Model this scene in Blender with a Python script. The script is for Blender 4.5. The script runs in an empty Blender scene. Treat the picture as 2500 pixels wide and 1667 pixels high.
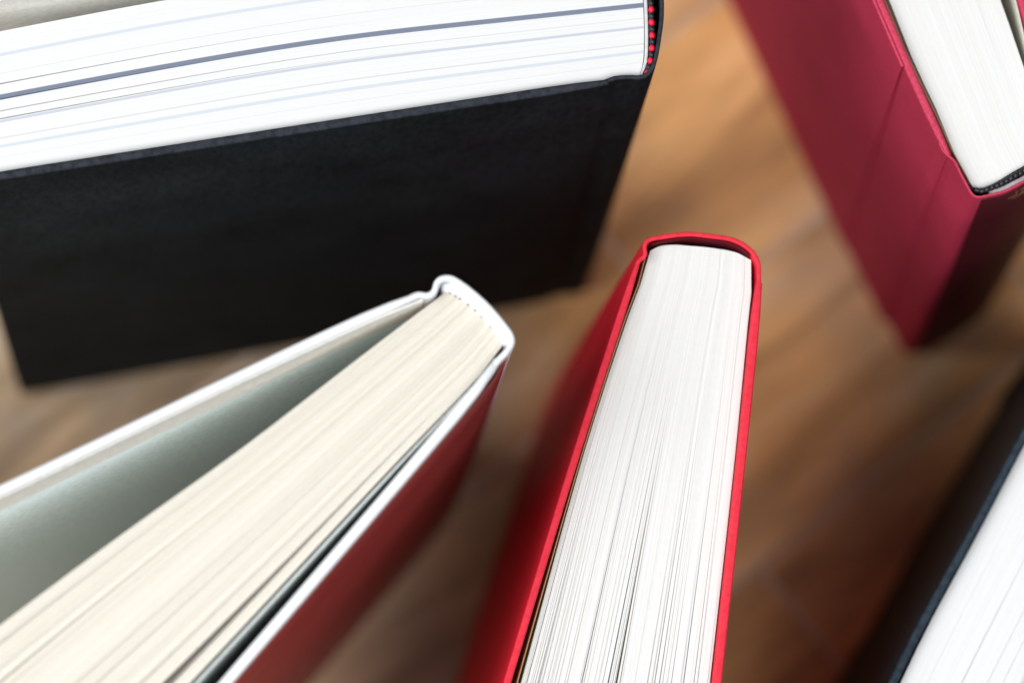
import bpy, math, random
from mathutils import Matrix, Vector

random.seed(7)
scene = bpy.context.scene
COL = scene.collection

# ------------------------------------------------------------------ camera
cam_data = bpy.data.cameras.new("camera")
cam = bpy.data.objects.new("camera", cam_data)
COL.objects.link(cam)
CX = Vector((0.998150938, 0.0, 0.0607840885))
CU = Vector((-0.01105011, 0.98333685, 0.1814567))
CB = Vector((-0.05977123, -0.18179285, 0.9815186))
cam.matrix_world = Matrix((
    (CX.x, CU.x, CB.x, 0.0),
    (CX.y, CU.y, CB.y, 0.0),
    (CX.z, CU.z, CB.z, 1.2713),
    (0, 0, 0, 1)))
cam_data.sensor_width = 36.0
cam_data.lens = 36.0 * 11179 / 2500
cam_data.clip_start = 0.02
cam_data.clip_end = 50
cam_data.dof.use_dof = True
cam_data.dof.focus_distance = 1.071
cam_data.dof.aperture_fstop = 0.161 / 0.028
scene.camera = cam

# ------------------------------------------------------------------ light
world = bpy.data.worlds.new("World")
scene.world = world
world.use_nodes = True
bg = world.node_tree.nodes["Background"]
bg.inputs["Color"].default_value = (0.93, 0.97, 1.0, 1)
bg.inputs["Strength"].default_value = 0.10

TARGET = Vector((0.09, 0.22, 0.15))


def area_lamp(name, pos, size, power, color):
    d = bpy.data.lights.new(name, "AREA")
    d.shape = "RECTANGLE"
    d.size, d.size_y = size
    d.energy = power
    d.color = color
    o = bpy.data.objects.new(name, d)
    COL.objects.link(o)
    o.location = pos
    o.rotation_euler = (TARGET - Vector(pos)).to_track_quat("-Z", "Y").to_euler()
    return o


area_lamp("window_light", (-1.72, 0.02, 2.10), (2.1, 1.7), 79.0, (0.965, 0.985, 1.0))
area_lamp("room_light", (0.40, -0.70, 1.90), (1.0, 1.0), 29.0, (0.965, 0.985, 1.0))

vs = scene.view_settings
vs.view_transform = "Standard"
vs.look = "None"
vs.exposure = -0.05
vs.gamma = 1.0
vs.use_curve_mapping = False
scene.cycles.max_bounces = 10
scene.cycles.diffuse_bounces = 6
scene.cycles.use_denoising = True


# ------------------------------------------------------------------ materials
def new_mat(name, rough=0.6, spec=0.4):
    m = bpy.data.materials.new(name)
    m.use_nodes = True
    nt = m.node_tree
    b = nt.nodes["Principled BSDF"]
    b.inputs["Roughness"].default_value = rough
    b.inputs["Specular IOR Level"].default_value = spec
    return m, nt, b


def node(nt, kind, **kw):
    n = nt.nodes.new(kind)
    for k, v in kw.items():
        setattr(n, k, v)
    return n


def cloth_mat(name, color, vary=0.25, rough=0.6, spec=0.4, sheen=0.0, weave=0.00025, bump=0.25,
              sheen_tint=(1, 1, 1, 1), coat=0.0, edge_light=None):
    m, nt, b = new_mat(name, rough, spec)
    L = nt.links
    geo = node(nt, "ShaderNodeTexCoord")
    big = node(nt, "ShaderNodeTexNoise")
    big.inputs["Scale"].default_value = 38
    big.inputs["Detail"].default_value = 6
    big.inputs["Roughness"].default_value = 0.65
    L.new(geo.outputs["Object"], big.inputs["Vector"])
    fine = node(nt, "ShaderNodeTexNoise")
    fine.inputs["Scale"].default_value = 1.0 / weave * 0.35
    fine.inputs["Detail"].default_value = 3
    mp = node(nt, "ShaderNodeMapping")
    mp.inputs["Scale"].default_value = (1, 1, 0.35)
    L.new(geo.outputs["Object"], mp.inputs["Vector"])
    L.new(mp.outputs["Vector"], fine.inputs["Vector"])
    ramp = node(nt, "ShaderNodeMapRange")
    ramp.inputs["From Min"].default_value = 0.3
    ramp.inputs["From Max"].default_value = 0.7
    ramp.inputs["To Min"].default_value = 1 - vary
    ramp.inputs["To Max"].default_value = 1 + vary
    L.new(big.outputs["Fac"], ramp.inputs["Value"])
    ramp2 = node(nt, "ShaderNodeMapRange")
    ramp2.inputs["From Min"].default_value = 0.3
    ramp2.inputs["From Max"].default_value = 0.7
    ramp2.inputs["To Min"].default_value = 1 - vary * 0.8
    ramp2.inputs["To Max"].default_value = 1 + vary * 0.8
    L.new(fine.outputs["Fac"], ramp2.inputs["Value"])
    mul = node(nt, "ShaderNodeMath", operation="MULTIPLY")
    L.new(ramp.outputs["Result"], mul.inputs[0])
    L.new(ramp2.outputs["Result"], mul.inputs[1])
    mix = node(nt, "ShaderNodeVectorMath", operation="SCALE")
    mix.inputs[0].default_value = color[:3]
    L.new(mul.outputs[0], mix.inputs["Scale"])
    base = mix.outputs[0]
    if edge_light:                                     # paler head edge: light from above put into the colour
        top, tone = edge_light
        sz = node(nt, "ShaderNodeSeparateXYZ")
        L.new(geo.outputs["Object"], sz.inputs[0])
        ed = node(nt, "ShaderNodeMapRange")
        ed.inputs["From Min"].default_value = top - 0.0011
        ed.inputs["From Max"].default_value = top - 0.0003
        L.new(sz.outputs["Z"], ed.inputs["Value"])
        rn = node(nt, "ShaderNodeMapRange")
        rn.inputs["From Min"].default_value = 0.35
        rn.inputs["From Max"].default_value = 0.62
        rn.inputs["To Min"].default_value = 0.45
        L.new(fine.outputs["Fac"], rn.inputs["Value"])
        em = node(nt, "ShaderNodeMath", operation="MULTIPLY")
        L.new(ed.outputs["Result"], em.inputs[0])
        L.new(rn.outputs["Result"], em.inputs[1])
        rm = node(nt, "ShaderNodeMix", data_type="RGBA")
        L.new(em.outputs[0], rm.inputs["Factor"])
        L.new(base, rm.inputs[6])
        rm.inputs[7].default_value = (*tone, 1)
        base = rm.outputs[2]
    L.new(base, b.inputs["Base Color"])
    bp = node(nt, "ShaderNodeBump")
    bp.inputs["Strength"].default_value = bump
    bp.inputs["Distance"].default_value = 0.0002
    L.new(fine.outputs["Fac"], bp.inputs["Height"])
    L.new(bp.outputs["Normal"], b.inputs["Normal"])
    b.inputs["Sheen Weight"].default_value = sheen
    b.inputs["Sheen Roughness"].default_value = 0.4
    b.inputs["Sheen Tint"].default_value = sheen_tint
    b.inputs["Coat Weight"].default_value = coat
    b.inputs["Coat Roughness"].default_value = 0.25
    return m


def paper_mat(name, color, vary=0.06, use_attr=False, rough=0.85):
    """paper leaves: every leaf (mesh island) its own slight tint, fine speckle along the cut edge"""
    m, nt, b = new_mat(name, rough, 0.15)
    L = nt.links
    geo = node(nt, "ShaderNodeNewGeometry")
    rg = node(nt, "ShaderNodeMapRange")
    rg.inputs["To Min"].default_value = 1 - vary
    rg.inputs["To Max"].default_value = 1.0
    L.new(geo.outputs["Random Per Island"], rg.inputs["Value"])
    tc = node(nt, "ShaderNodeTexCoord")
    nz = node(nt, "ShaderNodeTexNoise")
    nz.inputs["Scale"].default_value = 900
    nz.inputs["Detail"].default_value = 4
    L.new(tc.outputs["Object"], nz.inputs["Vector"])
    r2 = node(nt, "ShaderNodeMapRange")
    r2.inputs["From Min"].default_value = 0.3
    r2.inputs["From Max"].default_value = 0.7
    r2.inputs["To Min"].default_value = 1 - vary * 0.3
    r2.inputs["To Max"].default_value = 1.0
    L.new(nz.outputs["Fac"], r2.inputs["Value"])
    mul = node(nt, "ShaderNodeMath", operation="MULTIPLY")
    L.new(rg.outputs["Result"], mul.inputs[0])
    L.new(r2.outputs["Result"], mul.inputs[1])
    sc = node(nt, "ShaderNodeVectorMath", operation="SCALE")
    if use_attr:
        at = node(nt, "ShaderNodeAttribute", attribute_name="print_tint")
        L.new(at.outputs["Color"], sc.inputs[0])
    else:
        sc.inputs[0].default_value = color[:3]
    L.new(mul.outputs[0], sc.inputs["Scale"])
    wn = node(nt, "ShaderNodeTexWhiteNoise", noise_dimensions="1D")
    L.new(geo.outputs["Random Per Island"], wn.inputs["W"])
    pw = node(nt, "ShaderNodeMath", operation="POWER")
    L.new(wn.outputs["Value"], pw.inputs[0])
    pw.inputs[1].default_value = 3.0
    fac = node(nt, "ShaderNodeMath", operation="MULTIPLY")
    L.new(pw.outputs[0], fac.inputs[0])
    fac.inputs[1].default_value = min(1.0, vary * 5)
    mx = node(nt, "ShaderNodeMix", data_type="RGBA", blend_type="MULTIPLY")
    L.new(fac.outputs[0], mx.inputs["Factor"])
    L.new(sc.outputs[0], mx.inputs[6])
    mx.inputs[7].default_value = (0.90, 0.80, 0.68, 1)
    L.new(mx.outputs[2], b.inputs["Base Color"])
    return m


def plain_mat(name, color, rough=0.6, spec=0.4, metal=0.0):
    m, nt, b = new_mat(name, rough, spec)
    tc = node(nt, "ShaderNodeTexCoord")
    nz = node(nt, "ShaderNodeTexNoise")
    nz.inputs["Scale"].default_value = 700
    nz.inputs["Detail"].default_value = 4
    nt.links.new(tc.outputs["Object"], nz.inputs["Vector"])
    r = node(nt, "ShaderNodeMapRange")
    r.inputs["To Min"].default_value = 0.75
    r.inputs["To Max"].default_value = 1.2
    nt.links.new(nz.outputs["Fac"], r.inputs["Value"])
    s = node(nt, "ShaderNodeVectorMath", operation="SCALE")
    s.inputs[0].default_value = color[:3]
    nt.links.new(r.outputs["Result"], s.inputs["Scale"])
    nt.links.new(s.outputs[0], b.inputs["Base Color"])
    b.inputs["Metallic"].default_value = metal
    return m


M_BLACK = cloth_mat("black_cloth", (0.0105, 0.0140, 0.0158), vary=0.4, rough=0.7, spec=0.05, bump=0.5, weave=0.0005, edge_light=(0.231, (0.038, 0.041, 0.052)))
M_NAVY = cloth_mat("blue_black_cloth", (0.0135, 0.0185, 0.0225), vary=0.4, rough=0.6, spec=0.04, bump=0.4, weave=0.0005, edge_light=(0.190, (0.034, 0.050, 0.068)))
M_RED = cloth_mat("red_cover_paper", (0.66, 0.012, 0.030), vary=0.09, rough=0.55, spec=0.25, bump=0.4, weave=0.0004, edge_light=(0.217, (0.72, 0.03, 0.055)))
M_SPINE_SHADE = plain_mat("maroon_spine_shade", (0.10, 0.006, 0.012), 0.8, 0.1)  # shade inside the red spine, put into the colour
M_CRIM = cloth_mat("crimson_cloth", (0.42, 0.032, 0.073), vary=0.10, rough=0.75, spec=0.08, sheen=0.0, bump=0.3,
                   edge_light=(0.2253, (0.60, 0.065, 0.12)))
M_WHITE = cloth_mat("white_glossy_cover", (0.80, 0.81, 0.83), vary=0.02, rough=0.3, spec=0.5, bump=0.03, coat=0.5)
M_DULLRED = cloth_mat("dull_red_panel", (0.28, 0.050, 0.046), vary=0.08, rough=0.4, spec=0.4, bump=0.05)
M_P_WHITE = paper_mat("bright_white_paper", (0.8, 0.8, 0.8), vary=0.03, use_attr=True)
M_P_RED = paper_mat("white_paper", (0.79, 0.785, 0.77), vary=0.07)
M_P_CREAM = paper_mat("cream_paper", (0.79, 0.75, 0.67), vary=0.10)
M_P_CRIM = paper_mat("warm_white_paper", (0.78, 0.78, 0.765), vary=0.06)
M_P_NAVY = paper_mat("plain_white_paper", (0.78, 0.785, 0.79), vary=0.06)
M_END_WHITE = plain_mat("white_endpaper", (0.86, 0.85, 0.80), 0.8, 0.2)
M_END_GREY = plain_mat("pale_grey_endpaper", (0.58, 0.62, 0.60), 0.6, 0.3)
M_END_PALE = plain_mat("pale_green_grey_endpaper", (0.80, 0.92, 0.95), 0.8, 0.15)
M_TURNIN = plain_mat("ivory_turn_in", (0.84, 0.82, 0.78), 0.6, 0.3)
M_END_TAN = plain_mat("tan_endpaper", (0.52, 0.33, 0.17), 0.8, 0.2)
M_END_OLIVE = plain_mat("ivory_endpaper", (0.66, 0.64, 0.56), 0.8, 0.2)
M_LINING = plain_mat("grey_mull_cloth", (0.62, 0.63, 0.64), 0.9, 0.1)
M_THREAD_RED = plain_mat("red_thread", (0.75, 0.01, 0.05), 0.5, 0.4)
M_THREAD_BLACK = plain_mat("black_thread", (0.012, 0.013, 0.018), 0.45, 0.5)
M_THREAD_WHITE = plain_mat("white_thread", (0.82, 0.83, 0.86), 0.6, 0.3)
M_THREAD_BROWN = plain_mat("brown_glue", (0.30, 0.17, 0.08), 0.6, 0.3)
M_CLOTH_LILAC = plain_mat("lilac_white_cloth", (0.72, 0.66, 0.70), 0.8, 0.2)
M_GOLD = plain_mat("gold_foil", (0.75, 0.50, 0.20), 0.3, 0.5, 0.9)
M_SPINE_DARK = plain_mat("dark_spine_panel", (0.075, 0.008, 0.014), 0.6, 0.12)


# ------------------------------------------------------------------ geometry helpers
PLAN = [0.001]          # plan coordinates are in millimetres


def mm(pts):
    return [Vector((p[0] * PLAN[0], p[1] * PLAN[0])) for p in pts]


def arclen(pts):
    s = [0.0]
    for a, b in zip(pts, pts[1:]):
        s.append(s[-1] + (b - a).length)
    return s


def catmull(pts, n):
    """n+1 points evenly spaced along a smooth curve through pts"""
    P = [pts[0] * 2 - pts[1]] + list(pts) + [pts[-1] * 2 - pts[-2]]
    dense = []
    for i in range(1, len(P) - 2):
        p0, p1, p2, p3 = P[i - 1], P[i], P[i + 1], P[i + 2]
        t0 = 0.0
        t1 = t0 + max((p1 - p0).length, 1e-7) ** 0.5
        t2 = t1 + max((p2 - p1).length, 1e-7) ** 0.5
        t3 = t2 + max((p3 - p2).length, 1e-7) ** 0.5
        for k in range(14):
            t = t1 + (t2 - t1) * k / 14
            a1 = p0 * ((t1 - t) / (t1 - t0)) + p1 * ((t - t0) / (t1 - t0))
            a2 = p1 * ((t2 - t) / (t2 - t1)) + p2 * ((t - t1) / (t2 - t1))
            a3 = p2 * ((t3 - t) / (t3 - t2)) + p3 * ((t - t2) / (t3 - t2))
            b1 = a1 * ((t2 - t) / (t2 - t0)) + a2 * ((t - t0) / (t2 - t0))
            b2 = a2 * ((t3 - t) / (t3 - t1)) + a3 * ((t - t1) / (t3 - t1))
            dense.append(b1 * ((t2 - t) / (t2 - t1)) + b2 * ((t - t1) / (t2 - t1)))
    dense.append(pts[-1].copy())
    return sample(dense, n)


def sample(pts, n):
    s = arclen(pts)
    out = []
    j = 0
    for k in range(n + 1):
        t = s[-1] * k / n
        while j < len(pts) - 2 and s[j + 1] < t:
            j += 1
        d = s[j + 1] - s[j]
        out.append(pts[j].lerp(pts[j + 1], (t - s[j]) / d if d > 0 else 0))
    return out


def extend(pts, length):
    """cut or lengthen a polyline to the given length (metres)"""
    s = arclen(pts)
    if s[-1] < length:
        d = (pts[-1] - pts[-2]).normalized()
        return list(pts) + [pts[-1] + d * (length - s[-1])]
    out = [pts[0]]
    for i in range(1, len(pts)):
        if s[i] >= length:
            out.append(pts[i - 1].lerp(pts[i], (length - s[i - 1]) / (s[i] - s[i - 1])))
            break
        out.append(pts[i])
    return out


def normals(pts):
    out = []
    for i in range(len(pts)):
        a = pts[max(i - 1, 0)]
        b = pts[min(i + 1, len(pts) - 1)]
        d = (b - a).normalized()
        out.append(Vector((-d.y, d.x)))
    return out


class Book:
    """an Empty at the book's base; plan outlines are given at the top edge and follow the lean down to the floor"""

    def __init__(self, label, height, pivot, shear=(0, 0), twist=0.0, plan=1.0):
        PLAN[0] = 0.001 * plan
        self.h = height
        self.pivot = mm([pivot])[0]
        self.shear = Vector((shear[0] * 0.001, shear[1] * 0.001))
        self.twist = math.radians(twist)
        self.base = self.pivot - self.shear
        e = bpy.data.objects.new("hardcover_book", None)
        e.empty_display_size = 0.03
        COL.objects.link(e)
        e.location = (self.base.x, self.base.y, 0)
        e["label"] = label
        e["category"] = "book"
        e["group"] = "hardcover books standing on the wooden floor"
        self.root = e

    def at(self, p, z):
        k = 1 - z / self.h
        a = self.twist * k
        d = p - self.pivot
        c, s = math.cos(a), math.sin(a)
        q = Vector((d.x * c - d.y * s, d.x * s + d.y * c)) + self.shear * (1 - k)
        return (q.x, q.y, z)

    def obj(self, name, verts, faces, mat, parent=None, smooth=True, label=None):
        me = bpy.data.meshes.new(name)
        me.from_pydata(verts, [], faces)
        if smooth:
            me.polygons.foreach_set("use_smooth", [True] * len(me.polygons))
            me.set_sharp_from_angle(angle=math.radians(42))
        me.materials.append(mat)
        o = bpy.data.objects.new(name, me)
        COL.objects.link(o)
        o.parent = parent or self.root
        if label:
            o["label"] = label
        return o

    def slab(self, name, center, t, z0, z1, mat, r=0.0006, parent=None, label=None, seg=4, levels=7, wob=0.0, ends=True):
        """upright sheet or board: a plan centre line with thickness t, rounded top and ends"""
        n = len(center)
        nn = normals(center)
        th = [t(i / (n - 1)) if callable(t) else t for i in range(n)]
        if ends:
            for i, f in ((0, 0.62), (1, 0.9), (n - 1, 0.62), (n - 2, 0.9)):
                th[i] *= f
        ph = random.uniform(0, 9)
        rings = []
        prof = [(z0, min(r, 0.0004))]
        zr = z1 - r
        for k in range(1, levels):
            prof.append((z0 + (zr - z0) * k / levels, 0.0))
        for k in range(seg + 1):
            a = math.pi / 2 * k / seg
            prof.append((zr + r * math.sin(a), r * (1 - math.cos(a))))
        verts = []
        for z, ins in prof:
            for side in (1, -1):
                rng = range(n) if side == 1 else range(n - 1, -1, -1)
                for i in rng:
                    h = max(th[i] / 2 - ins, 0.00004)
                    p = center[i] + nn[i] * (side * h)
                    if i == 0:
                        p = p + (center[1] - center[0]).normalized() * min(ins, 0.0005)
                    elif i == n - 1:
                        p = p - (center[-1] - center[-2]).normalized() * min(ins, 0.0005)
                    zz = z
                    if wob and z > zr - 0.001:
                        zz = z + wob * (math.sin(i * 1.7 + ph) + math.sin(i * 0.61 + 2 * ph)) * 0.5
                    verts.append(self.at(p, zz))
        m = 2 * n
        faces = []
        for k in range(len(prof) - 1):
            for i in range(m):
                j = (i + 1) % m
                faces.append((k * m + j, k * m + i, (k + 1) * m + i, (k + 1) * m + j))
        top = (len(prof) - 1) * m
        for i in range(n - 1):
            faces.append((top + i + 1, top + i, top + m - 1 - i, top + m - 2 - i))
            faces.append((i, i + 1, m - 2 - i, m - 1 - i))
        return self.obj(name, verts, faces, mat, parent, True, label)

    def board(self, name, outer, length, t, inward, mat, z0=0.0, label=None, n=22, bow=0.0, r=0.0008):
        """outer: plan line of the outer face from the joint to the fore edge; inward: side on which the pages lie"""
        pts = catmull(extend(mm(outer), length), n)
        nn = normals(pts)
        c = [p + q * (inward * t / 2) for p, q in zip(pts, nn)]
        return self.slab(name, c, t, z0, self.h, mat, r=r, label=label, levels=9)

    def leaves(self, spine, rows, n, z1, mat, gap, ends, splits=(), tint=None, steps=18, jitter=0.00012, fill_end=1.0,
               name="pages", wavy=0.0):
        """the text block as n single sheets standing side by side.
        rows: [(u, plan line from spine to fore edge)], interpolated across the thickness;
        gap(u) -> (mean gap in leaf thicknesses, share of wide gaps)"""
        curves = [(u, catmull(mm(c), steps)) for u, c in rows]
        sp = sample(catmull(mm(spine), 40), 60)

        def row_at(u):
            for (ua, ca), (ub, cb) in zip(curves, curves[1:]):
                if u <= ub:
                    f = (u - ua) / (ub - ua)
                    return ca, cb, f
            return curves[-2][1], curves[-1][1], 1.0

        # smooth interpolation over the rows (quadratic through three when given)
        def pos(u, k):
            if len(curves) == 3:
                (ua, a), (ub, b), (uc, c) = curves
                la = (u - ub) * (u - uc) / ((ua - ub) * (ua - uc))
                lb = (u - ua) * (u - uc) / ((ub - ua) * (ub - uc))
                lc = (u - ua) * (u - ub) / ((uc - ua) * (uc - ub))
                return a[k] * la + b[k] * lb + c[k] * lc
            a, b, f = row_at(u)
            return a[k].lerp(b[k], f)

        bulge = []
        for i in range(61):
            bulge.append(sp[i] - pos(i / 60, 0))

        def bulge_at(u):
            x = max(0, min(0.9999, u)) * 60
            i = int(x)
            return bulge[i].lerp(bulge[i + 1], x - i)

        g = []
        for i in range(n):
            u = i / n
            base, wide = gap(u)
            if random.random() < wide:
                amp = random.uniform(0.6, 2.6) * (0.5 + random.random())
            else:
                amp = base * random.uniform(0.3, 1.7)
            g.append([amp, random.uniform(0.0, 0.45), random.uniform(1.0, 1.8)])
        for us, amp, s0 in splits:
            g[int(us * n)] = [amp, s0, 1.25]
        verts, faces, cols = [], [], []
        cum = [0.0] * (steps + 1)
        tot = [0.0] * (steps + 1)

        def gapv(i, s):
            a, s0, p = g[i]
            return 0.002 + (a * ((s - s0) / (1 - s0)) ** p if s > s0 else 0.0)

        for k in range(steps + 1):
            s = k / steps
            tot[k] = sum(1 + gapv(i, s) for i in range(n))
        for i in range(n):
            vb = len(verts)
            dz = random.gauss(0, jitter)
            dl = random.gauss(0, 0.0002)
            ph = random.uniform(0, 6.28)
            for k in range(steps + 1):
                s = k / steps
                u0 = cum[k] / tot[k]
                u1 = (cum[k] + 1) / tot[k]
                cum[k] += 1 + gapv(i, s)
                fb = (1 - s) ** 3
                pa = pos(u0, k) + bulge_at(u0) * fb
                pb = pos(u1, k) + bulge_at(u1) * fb
                zt = z1 + dz + wavy * math.sin(s * 5 + i * 0.05)
                verts += [self.at(pa, zt), self.at(pb, zt), self.at(pa, 0.003), self.at(pb, 0.003)]
            uu = i / n
            for k in range(steps):
                a = vb + 4 * k
                b = a + 4
                faces.append((a, a + 1, b + 1, b))
                faces.append((a + 2, a, b, b + 2))
                faces.append((a + 1, a + 3, b + 3, b + 1))
                if tint:
                    c = tint(uu, (k + 0.5) / steps)
                    cols += [c, c, c]
            e = vb + 4 * steps
            faces.append((vb, vb + 2, vb + 3, vb + 1))
            faces.append((e, e + 1, e + 3, e + 2))
            if tint:
                cols += [tint(uu, 0), tint(uu, 1)]
        o = self.obj(name, verts, faces, mat, smooth=False)
        o["kind"] = "stuff"
        if tint:
            at = o.data.color_attributes.new("print_tint", "FLOAT_COLOR", "CORNER")
            buf = []
            for c in cols:
                buf += [c[0], c[1], c[2], 1.0] * 4
            at.data.foreach_set("color", buf)
        return o

    def bead_row(self, name, line, z, count, mats, size, label=None, skew=0.0):
        """a sewn end band: a cord core with one bead of thread per wrap"""
        pts = catmull(mm(line), 40)
        core_c = sample(pts, 30)
        core = self.slab(name, core_c, size[1] * 1.0, z - 0.004, z - size[2] * 0.3, mats[0], r=0.0002, levels=2, label=label)
        sp = sample(pts, count)
        nn = normals(sp)
        cache = {}
        for i in range(count):
            p = sp[i].lerp(sp[i + 1], 0.5)
            d = (sp[i + 1] - sp[i]).normalized()
            mat = mats[i % len(mats)]
            if mat.name not in cache:
                vs_, fs_ = [], []
                nu, nv = 8, 5
                for b in range(1, nv):
                    phi = math.pi * b / nv
                    for a in range(nu):
                        th = 2 * math.pi * a / nu
                        vs_.append((math.sin(phi) * math.cos(th) * size[0], math.sin(phi) * math.sin(th) * size[1],
                                    math.cos(phi) * size[2]))
                vs_ += [(0, 0, size[2]), (0, 0, -size[2])]
                for b in range(nv - 2):
                    for a in range(nu):
                        a2 = (a + 1) % nu
                        fs_.append((b * nu + a, (b + 1) * nu + a, (b + 1) * nu + a2, b * nu + a2))
                t = len(vs_) - 2
                for a in range(nu):
                    a2 = (a + 1) % nu
                    fs_.append((t, a, a2))
                    fs_.append((t + 1, (nv - 2) * nu + a2, (nv - 2) * nu + a))
                me = bpy.data.meshes.new("thread_wrap")
                me.from_pydata(vs_, [], fs_)
                me.polygons.foreach_set("use_smooth", [True] * len(me.polygons))
                me.materials.append(mat)
                cache[mat.name] = me
            o = bpy.data.objects.new("thread_wrap", cache[mat.name])
            COL.objects.link(o)
            o.parent = core
            q = self.at(p, z)
            o.location = (q[0], q[1], z + random.gauss(0, 0.00008))
            o.rotation_euler = (0, 0, math.atan2(d.y, d.x) + skew + random.gauss(0, 0.08))
            s = random.uniform(0.92, 1.08)
            o.scale = (s, random.uniform(0.92, 1.08), s)
        return core


# ------------------------------------------------------------------ floor: oak parquet strips
def wood_mat():
    m, nt, b = new_mat("oiled_oak", 0.5, 0.35)
    L = nt.links
    tc = node(nt, "ShaderNodeTexCoord")
    info = node(nt, "ShaderNodeObjectInfo")
    add = node(nt, "ShaderNodeVectorMath", operation="ADD")
    off = node(nt, "ShaderNodeVectorMath", operation="SCALE")
    off.inputs[0].default_value = (13.7, 7.3, 3.1)
    L.new(info.outputs["Random"], off.inputs["Scale"])
    L.new(tc.outputs["Object"], add.inputs[0])
    L.new(off.outputs[0], add.inputs[1])
    mp = node(nt, "ShaderNodeMapping")
    mp.inputs["Scale"].default_value = (5, 34, 5)
    L.new(add.outputs[0], mp.inputs["Vector"])
    grain = node(nt, "ShaderNodeTexNoise")
    grain.inputs["Scale"].default_value = 2.2
    grain.inputs["Detail"].default_value = 8
    grain.inputs["Roughness"].default_value = 0.62
    grain.inputs["Distortion"].default_value = 0.6
    L.new(mp.outputs[0], grain.inputs["Vector"])
    mp2 = node(nt, "ShaderNodeMapping")
    mp2.inputs["Scale"].default_value = (9, 26, 9)
    L.new(add.outputs[0], mp2.inputs["Vector"])
    blot = node(nt, "ShaderNodeTexNoise")
    blot.inputs["Scale"].default_value = 1.3
    blot.inputs["Detail"].default_value = 3
    L.new(mp2.outputs[0], blot.inputs["Vector"])
    cr = node(nt, "ShaderNodeValToRGB")
    e = cr.color_ramp.elements
    e[0].position = 0.28
    e[0].color = (0.29, 0.175, 0.100, 1)
    e[1].position = 0.72
    e[1].color = (0.78, 0.57, 0.38, 1)
    e2 = cr.color_ramp.elements.new(0.5)
    e2.color = (0.60, 0.385, 0.205, 1)
    L.new(grain.outputs["Fac"], cr.inputs["Fac"])
    cr2 = node(nt, "ShaderNodeValToRGB")
    f = cr2.color_ramp.elements
    f[0].position = 0.33
    f[0].color = (0.62, 0.55, 0.54, 1)
    f[1].position = 0.62
    f[1].color = (1.12, 1.05, 1.0, 1)
    L.new(blot.outputs["Fac"], cr2.inputs["Fac"])
    mx = node(nt, "ShaderNodeMix", data_type="RGBA", blend_type="MULTIPLY")
    mx.inputs["Factor"].default_value = 1.0
    L.new(cr.outputs["Color"], mx.inputs[6])
    L.new(cr2.outputs["Color"], mx.inputs[7])
    tone = node(nt, "ShaderNodeMapRange")
    tone.inputs["To Min"].default_value = 0.85
    tone.inputs["To Max"].default_value = 1.18
    L.new(info.outputs["Random"], tone.inputs["Value"])
    sc = node(nt, "ShaderNodeVectorMath", operation="SCALE")
    L.new(mx.outputs[2], sc.inputs[0])
    L.new(tone.outputs["Result"], sc.inputs["Scale"])
    pos = node(nt, "ShaderNodeNewGeometry")
    patch = node(nt, "ShaderNodeTexNoise")
    patch.inputs["Scale"].default_value = 13
    patch.inputs["Detail"].default_value = 3
    L.new(pos.outputs["Position"], patch.inputs["Vector"])
    cp = node(nt, "ShaderNodeValToRGB")
    q = cp.color_ramp.elements
    q[0].position = 0.36
    q[0].color = (0.86, 1.02, 1.22, 1)
    q[1].position = 0.64
    q[1].color = (1.30, 1.17, 0.88, 1)
    sep = node(nt, "ShaderNodeSeparateXYZ")
    L.new(pos.outputs["Position"], sep.inputs[0])
    slope = node(nt, "ShaderNodeMapRange")       # greyish boards to golden ones; golden side's missing light is put into colour
    slope.inputs["From Min"].default_value = 0.02
    slope.inputs["From Max"].default_value = 0.16
    slope.inputs["To Min"].default_value = -0.16
    slope.inputs["To Max"].default_value = 0.16
    L.new(sep.outputs["X"], slope.inputs["Value"])
    addp = node(nt, "ShaderNodeMath", operation="ADD")
    L.new(patch.outputs["Fac"], addp.inputs[0])
    L.new(slope.outputs["Result"], addp.inputs[1])
    L.new(addp.outputs[0], cp.inputs["Fac"])
    mp3 = node(nt, "ShaderNodeMix", data_type="RGBA", blend_type="MULTIPLY")
    mp3.inputs["Factor"].default_value = 1.0
    L.new(sc.outputs[0], mp3.inputs[6])
    L.new(cp.outputs["Color"], mp3.inputs[7])
    L.new(mp3.outputs[2], b.inputs["Base Color"])
    bp = node(nt, "ShaderNodeBump")
    bp.inputs["Strength"].default_value = 0.15
    bp.inputs["Distance"].default_value = 0.0005
    L.new(grain.outputs["Fac"], bp.inputs["Height"])
    L.new(bp.outputs["Normal"], b.inputs["Normal"])
    return m


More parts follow.
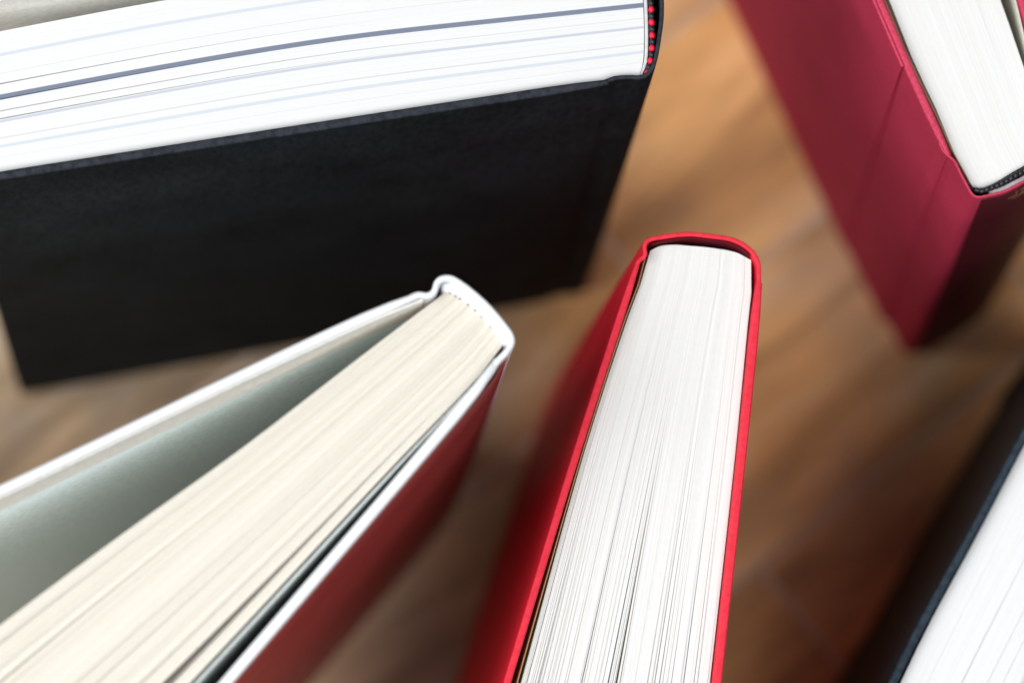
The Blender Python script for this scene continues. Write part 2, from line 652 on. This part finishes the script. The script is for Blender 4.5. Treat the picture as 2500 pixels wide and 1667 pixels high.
def build_floor():
    M_WOOD = wood_mat()
    M_JOINT = plain_mat("pale_joint_filler", (0.66, 0.52, 0.40), 0.8, 0.2)
    me = bpy.data.meshes.new("floor")
    me.from_pydata([(-1.6, -1.3, -0.0005), (1.8, -1.3, -0.0005), (1.8, 1.8, -0.0005), (-1.6, 1.8, -0.0005)], [], [(0, 1, 2, 3)])
    me.materials.append(M_JOINT)
    fl = bpy.data.objects.new("floor", me)
    COL.objects.link(fl)
    fl["kind"] = "structure"
    fl["label"] = "brown oak strip floor under the books, out of focus"
    fl["category"] = "floor"
    ang = math.radians(38.5)
    d = Vector((math.cos(ang), math.sin(ang)))
    nv = Vector((-d.y, d.x))
    pitch = 0.0676
    c0 = 0.1107           # measured joint line
    g = 0.0005
    length = 0.46
    w, h, bv = pitch - 2 * g, 0.003, 0.0007

    def plank_mesh(L):
        v, f = [], []
        for z, ins in ((-0.0030, 0.0), (-bv, 0.0), (0.0, bv)):
            for sx, sy in ((-1, -1), (1, -1), (1, 1), (-1, 1)):
                v.append((sx * (L / 2 - ins), sy * (w / 2 - ins), z))
        for k in (0, 1):
            for i in range(4):
                j = (i + 1) % 4
                f.append((k * 4 + i, k * 4 + j, k * 4 + 4 + j, k * 4 + 4 + i))
        f.append((8, 9, 10, 11))
        m = bpy.data.meshes.new("plank")
        m.from_pydata(v, [], f)
        m.materials.append(M_WOOD)
        return m

    pm = plank_mesh(length - 2 * g)
    rnd = random.Random(21)
    for r in range(-6, 7):
        o_along = rnd.uniform(0, length)
        for k in range(-2, 3):
            c = nv * (c0 - pitch / 2 + r * pitch) + d * (0.28 + o_along - length / 2 + k * length)
            if not (-0.75 < c.x < 0.95 and -0.45 < c.y < 0.95):
                continue
            o = bpy.data.objects.new("plank", pm)
            COL.objects.link(o)
            o.parent = fl
            o.location = (c.x, c.y, rnd.uniform(-0.0001, 0.0001))
            o.rotation_euler = (0, 0, ang)


build_floor()

# ------------------------------------------------------------------ black book (upper left)
b = Book("large black cloth book with white pages, blue-grey lines and a red-and-black head band", 0.231, (92, 272),
         shear=(-2.0, 7.1), twist=0.95)
b.board("front_board", [(86.2, 253.8), (29.9, 244.2), (-55.3, 229.4)], 0.152, 0.0021, -1, M_BLACK)
b.slab("spine", catmull(mm([(82.5, 254.3), (85.3, 254.9), (86.8, 255.6), (88.8, 256.0), (91.6, 256.1), (93.4, 256.0), (95.0, 256.7), (96.3, 258.2), (97.2, 260.9), (98.1, 266.2),
                            (98.6, 270.0), (98.7, 274.7), (98.3, 280.7), (97.2, 285.7), (95.6, 289.6), (92.6, 291.4), (88.5, 291.4), (84, 292.2)]), 44),
       0.0010, 0.0, 0.2308, M_BLACK, r=0.0004, wob=0.00012)
b.board("back_board", [(85, 294.3), (18, 290.0), (-60, 278.0)], 0.152, 0.0021, 1, M_BLACK)


def black_tint(u, s):
    W = (0.745, 0.745, 0.74)
    if s > 0.975 or s < 0.02:
        pass
    for c, half, col, end in ((0.515, 0.0165, (0.20, 0.23, 0.30), 0.02), (0.505, 0.004, (0.20, 0.23, 0.30), 0.0),
                              (0.355, 0.009, (0.54, 0.56, 0.63), 0.025), (0.235, 0.004, (0.62, 0.61, 0.64), 0.0),
                              (0.175, 0.011, (0.60, 0.635, 0.68), 0.0), (0.82, 0.012, (0.61, 0.64, 0.69), 0.03),
                              (0.10, 0.003, (0.65, 0.65, 0.66), 0.0), (0.68, 0.004, (0.66, 0.65, 0.67), 0.0),
                              (0.42, 0.003, (0.65, 0.64, 0.65), 0.0)):
        if abs(u - c) < half and s > end:
            return col
    return W


b.leaves([(93.5, 257.0), (94.3, 260.2), (94.6, 266.1), (94.4, 275.4), (94.0, 283.0), (92.6, 290.0)],
         [(0.0, [(93.2, 257.2), (29.6, 246.6), (-55.8, 231.9), (-62, 230.8)]),
          (0.515, [(94.0, 273.3), (68.4, 270.4), (29.8, 265.7), (7.8, 262.2), (-19.6, 257.0), (-55.9, 249.5), (-62, 248.2)]),
          (1.0, [(92.6, 290.0), (39.4, 283.0), (-15.8, 273.9), (-40.1, 268.9), (-56.2, 265.4), (-62, 264.1)])],
         320, 0.2285, M_P_WHITE, lambda u: (0.004, 0.006), None, tint=black_tint, jitter=0.00002)
b.slab("flyleaf", catmull(mm([(91, 290.8), (39, 285.6), (0, 281.6), (-20, 278.7), (-56.2, 272.9), (-63, 271.6)]), 20), 0.0010, 0.003, 0.2302, M_END_WHITE,
       r=0.0003, label="pale loose endpaper standing off the page block")
b.slab("spine_lining", catmull(mm([(93.9, 257.2), (94.9, 260.2), (95.2, 266.1), (95.0, 275.4), (94.6, 283.0), (93.2, 290.0)]), 20), 0.0008, 0.004,
       0.2287, M_LINING, r=0.0002)
b.bead_row("head_band", [(95.0, 256.6), (95.9, 259.6), (96.4, 263.0), (96.5, 266.1), (96.4, 269.2), (96.3, 272.4), (96.1, 278), (95.6, 283), (94.4, 289)],
           0.2293, 21, [M_THREAD_RED, M_THREAD_BLACK], (0.0010, 0.0008, 0.0009))

# ------------------------------------------------------------------ crimson book (upper right)
b = Book("crimson cloth book at the upper right with black head band and dark spine panel", 0.225, (184, 240),
         shear=(-16.6, -3.6), twist=1.9, plan=0.9812)
b.board("front_board", [(169.3, 243.7), (163.8, 256.1), (159.9, 265.3), (154.2, 279.1)], 0.128, 0.0021, -1, M_CRIM)
b.slab("spine", catmull(mm([(167.9, 247.6), (168.9, 245.4), (170.2, 244.1), (171.6, 242.9), (172.5, 241.0), (174.4, 237.1), (175.9, 234.6), (177.1, 234.1), (179.8, 234.6),
                            (183.0, 235.4), (185.5, 236.5), (188.3, 238.1), (192.2, 240.5), (196.2, 243.2), (199.8, 246.2), (201.2, 248.6), (200.2, 251.2), (197.0, 252.0), (195.2, 254.5)]), 60),
       0.0006, 0.0, 0.2248, M_CRIM, r=0.00028, wob=0.0001)
b.board("back_board", [(196.9, 249.5), (192.6, 272.0), (189.6, 284.0)], 0.128, 0.0021, 1, M_CRIM)
# cover paper lapping over the spine cloth: its cut edge is the fine upright line on the cover
full = catmull(extend(mm([(169.3, 243.7), (163.8, 256.1), (159.9, 265.3), (154.2, 279.1)]), 0.1275), 64)
pts = full[12:]
b.slab("cover_paper", sample([p + q * 0.00022 for p, q in zip(pts, normals(pts))], 30), 0.0007, 0.0005, 0.2252, M_CRIM, r=0.0003, ends=False)
b.leaves([(176.2, 237.0), (178.4, 236.9), (181.8, 238.4), (185.9, 240.9), (190.6, 243.6), (196.3, 247.2)],
         [(0.0, [(176.6, 236.9), (172.9, 243.4), (167.5, 256.9), (162.9, 266.8), (156.6, 283.3), (138, 330), (128, 354)]),
          (1.0, [(196.3, 247.2), (192.8, 255.5), (189.4, 266.0), (183.7, 283.7), (166, 332), (156, 356)])],
         210, 0.222, M_P_CRIM, lambda u: (0.004 + 0.01 * u, 0.008 + 0.12 * u ** 3), None, jitter=0.00002)
b.slab("pastedown", catmull(mm([(193.9, 251), (191.6, 262), (188.6, 277.1), (187.3, 283.0), (170, 360)]), 14), 0.0004, 0.004, 0.2235, M_END_OLIVE, r=0.0001)
b.slab("flyleaf", catmull(mm([(175.2, 238.6), (171.9, 244.6), (166.3, 257.6), (161.7, 267.2), (155.4, 283.3), (126.5, 354)]), 14), 0.00025, 0.003, 0.2225,
       M_END_TAN, r=0.0001)
b.bead_row("head_band", [(176.5, 236.2), (177.6, 235.75), (179.2, 236.2), (181.0, 236.9), (183.4, 238.0), (185.9, 239.5), (188.4, 240.9), (192.5, 243.4), (197.0, 246.4)],
           0.2233, 18, [M_THREAD_BLACK], (0.0011, 0.0007, 0.0008), skew=0.35)
b.slab("spine_lining", catmull(mm([(180.0, 235.7), (183.0, 236.5), (185.6, 237.8), (188.5, 239.4), (192.0, 241.8), (196.0, 244.6), (199.0, 247.2)]), 16), 0.0011, 0.004, 0.2226,
       M_CLOTH_LILAC, r=0.0003, wob=0.00025)
# dark panel over nearly the whole spine face, with worn gold strokes
pan = b.slab("spine_panel", catmull(mm([(178.2, 233.95), (179.8, 234.2), (183.05, 235.0), (185.6, 236.1), (188.5, 237.75), (192.4, 240.15), (196.4, 242.85), (199.6, 245.5)]), 20), 0.0004,
             0.002, 0.2225, M_SPINE_DARK, r=0.0001, ends=False, label="dark panel over the spine with worn gold strokes")
for x0, x1, zz, hh in ((186.6, 187.3, 0.2035, 0.0007), (188.0, 190.5, 0.2030, 0.0007), (185.3, 187.6, 0.1995, 0.0008), (186.9, 187.3, 0.2015, 0.0005),
                       (188.4, 191.5, 0.1985, 0.0008), (186.5, 190.2, 0.1960, 0.0006)):
    def py(x):
        pts_ = [(178.2, 233.95), (179.8, 234.2), (183.05, 235.0), (185.6, 236.1), (188.5, 237.75), (191.5, 239.6), (194.0, 241.6)]
        for (xa, ya), (xb, yb) in zip(pts_, pts_[1:]):
            if x <= xb:
                return ya + (yb - ya) * (x - xa) / (xb - xa)
        return pts_[-1][1]
    line = mm([(x + 0.10, py(x) - 0.2) for x in (x0, (x0 + x1) / 2, x1)])
    b.slab("gold_stroke", catmull(line, 4), 0.00012, zz + 0.0160 - hh, zz + 0.0160, M_GOLD, r=0.00003, parent=pan, levels=2, ends=False)

# ------------------------------------------------------------------ bright red book (centre)
b = Book("bright red book in the middle with its fanned white pages facing down", 0.217, (108, 218), shear=(7.0, -2.6))
b.board("front_board", [(93.0, 214.4), (78.6, 169.5), (62.1, 114.9)], 0.148, 0.0018, 1, M_RED, r=0.0005)
b.slab("spine", catmull(mm([(92.9, 211.6), (93.6, 213.6), (94.3, 215.1), (95.7, 216.3), (95.6, 218.2), (95.9, 219.5), (97.0, 220.2), (100.2, 220.9), (106.0, 221.6), (111.1, 221.2), (116.1, 220.5),
                            (119.0, 219.2), (121.2, 217.4), (122.5, 214.9), (122.7, 211.6), (122.6, 209.5), (122.3, 206.5)]), 64),
       lambda t: 0.0011 if 0.25 < t < 0.8 else 0.0010, 0.0, 0.2168, M_RED, r=0.0003, wob=0.00012)
b.slab("spine_shade_strip", catmull(mm([(97.2, 219.2), (100.4, 219.95), (106.0, 220.75), (111.0, 220.35), (115.8, 219.6), (118.6, 218.4), (120.6, 216.8)]), 20), 0.0003,
       0.002, 0.2163, M_SPINE_SHADE, r=0.0001)  # thin added strip that darkens the spine hollow by colour
b.board("back_board", [(123.8, 210.0), (119.4, 169.9), (113.0, 115.3)], 0.148, 0.0021, -1, M_RED, r=0.0005)
b.leaves([(97.3, 218.0), (99.5, 219.1), (103.1, 219.5), (106.3, 219.3), (111.4, 218.9), (117.7, 217.8), (121.2, 216.0)],
         [(0.0, [(97.3, 218.0), (96.9, 214.6), (94.8, 209.7), (92.7, 204.2), (81.6, 170.0), (66.6, 115.3), (58, 84), (55, 73)]),
          (1.0, [(121.2, 216.0), (121.35, 210.0), (120.6, 203.3), (117.1, 170.0), (110.6, 115.5), (107.2, 87), (105.8, 75)])],
         330, 0.2138, M_P_RED, lambda u: (0.03, 0.28 if u < 0.2 else (0.14 if u < 0.6 else 0.11)), None,
         splits=((0.03, 3.0, 0.1), (0.085, 2.5, 0.25), (0.46, 5.0, 0.15), (0.49, 8.5, 0.3), (0.5, 3.0, 0.2), (0.985, 1.6, 0.3)), jitter=0.00003)
b.slab("flyleaf", catmull(mm([(96.3, 217.6), (95.6, 213.4), (93.3, 207.2), (90.9, 200.7), (81.0, 169.6), (73.2, 142.4), (65.6, 115.3), (54.3, 74)]), 18), 0.00028, 0.003,
       0.2152, M_END_TAN, r=0.0001, label="tan endpaper between the red board and the pages")

# ------------------------------------------------------------------ white book (lower left)
b = Book("glossy white book at the lower left, cover ajar, with cream pages", 0.250, (54, 197), shear=(0.0, -1.4), plan=0.9893)
b.board("front_board", [(41.4, 203.2), (29.9, 198.3), (-53.5, 157.0)], 0.158, 0.0023, 1, M_WHITE, r=0.001)
b.slab("spine", catmull(mm([(38.5, 200.8), (41.3, 202.0), (43.6, 201.9), (45.0, 202.9), (45.7, 205.0), (46.9, 205.9), (48.7, 206.0), (51.1, 204.7), (54.6, 202.0), (58.1, 198.6), (61.1, 195.0),
                            (62.6, 192.8), (62.9, 191.2), (61.7, 189.0), (59.5, 186.6), (58.3, 184.6), (56.4, 181.9)]), 70),
       0.0014, 0.0, 0.2498, M_WHITE, r=0.0006, wob=0.0001)
b.board("back_board", [(59.9, 185.0), (56.4, 180.1), (40.6, 160.9), (-0.4, 112.1)], 0.158, 0.0025, -1, M_WHITE, r=0.0007)
b.leaves([(47.6, 203.1), (48.6, 203.1), (51.8, 201.5), (56.0, 198.1), (59.3, 194.1), (60.8, 190.9)],
         [(0.0, [(47.0, 202.6), (30.0, 189.3), (0.4, 165.7), (-24.3, 147.4), (-53.0, 125.3), (-72, 110)]),
          (1.0, [(60.9, 190.9), (57.1, 185.5), (34.5, 161.3), (-6.6, 116.2), (-42, 78)])],
         300, 0.2465, M_P_CREAM, lambda u: (0.010, 0.020), None,
         splits=((0.915, 12.0, 0.05), (0.919, 8.0, 0.05), (0.3, 1.6, 0.2), (0.2, 1.4, 0.3), (0.55, 1.2, 0.35)), jitter=0.00004)
b.slab("flyleaf", catmull(mm([(59.3, 187.8), (56.9, 184.4), (35.4, 161.0), (-5.9, 115.4), (-41, 77)]), 18), 0.0006, 0.003, 0.2472, M_END_GREY, r=0.0002,
       label="pale grey-green endpaper leaf")
panel = catmull(mm([(62.75, 190.6), (61.9, 188.5), (60.4, 186.9), (59.95, 185.15), (56.45, 180.1), (40.6, 160.9), (-0.4, 112.1), (-40, 65.0)]), 60)
b.slab("outer_panel", [p + q * 0.00022 for p, q in zip(panel, normals(panel))], 0.0003, 0.0005, 0.2465, M_DULLRED, r=0.0001, ends=False,  # thin dull red sheet over the back cover's outer face and spine corner
       label="dull red outer panel under the white board edge")
inner = catmull(extend(mm([(41.4, 203.2), (29.9, 198.3), (-53.5, 157.0)]), 0.155), 14)
b.slab("pastedown", [p + q * 0.0023 for p, q in zip(inner, normals(inner))], 0.0003, 0.004, 0.2480, M_END_PALE, r=0.0001, ends=False)
b.slab("turn_in", [p + q * 0.0024 for p, q in zip(inner, normals(inner))], 0.0005, 0.2310, 0.2487, M_TURNIN, r=0.0001, ends=False)
b.slab("head_band", catmull(mm([(46.9, 204.0), (48.6, 204.2), (51.5, 202.8), (55.8, 199.4), (59.3, 195.6), (61.4, 192.4), (61.9, 190.9)]), 40), 0.0022, 0.22, 0.2474,
       M_THREAD_WHITE, r=0.0006, wob=0.00018)
rs = random.Random(3)
hb = catmull(mm([(47.6, 202.9), (48.7, 203.0), (51.4, 201.5), (55.4, 198.3), (58.7, 194.6), (60.2, 191.6)]), 60)
for i in (3, 8, 12, 20, 27, 34, 45):
    q = catmull([hb[i], hb[i + 1], hb[min(i + 2, 60)]], 3)
    b.slab("stitch", q, 0.00035, 0.2450, 0.2469 + rs.uniform(0, 0.0003), M_THREAD_BROWN if i < 5 else M_THREAD_BLACK, r=0.0001, levels=2)

# ------------------------------------------------------------------ blue-black book (lower right corner)
b = Book("blue-black cloth book cut off by the lower right corner, white pages", 0.190, (178, 155), shear=(-3.5, -3.1), twist=-1.2, plan=0.9774)
S_ = [(216.2, 223.2), (206, 205.5), (193.6, 183.9), (179.3, 157.9), (166.6, 135.5), (159.0, 120.7), (147, 96)]
b.board("front_board", S_, 0.150, 0.0021, 1, M_NAVY, r=0.001)
b.slab("spine", catmull(mm([(214.8, 220.7), (217.8, 225.7), (219.8, 227.3), (221.2, 230.5), (224.2, 231.9), (229.7, 230.9), (236.2, 227.3), (242.2, 221.7), (245.0, 216.5),
                            (244.0, 213.7), (242.8, 210.1), (240.8, 206.2)]), 50),
       0.0010, 0.0, 0.1898, M_NAVY, r=0.0004)
b.board("back_board", [(242.2, 206.3), (232.0, 188.6), (206, 141), (177, 85)], 0.150, 0.0021, -1, M_NAVY, r=0.001)
b.leaves([(220.4, 226.1), (223.8, 228.3), (229.4, 227.3), (235.2, 224.1), (240.6, 219.5), (242.2, 214.9)],
         [(0.0, [(220.4, 226.1), (209.5, 206.5), (196.5, 184.2), (182.4, 158.2), (169.8, 135.6), (162.6, 121.2), (150.5, 96), (143, 80)]),
          (1.0, [(241.8, 214.7), (231.0, 195.0), (204, 141.5), (175, 85), (169, 73)])],
         230, 0.1870, M_P_NAVY, lambda u: (0.004, 0.008), None, jitter=0.00002)
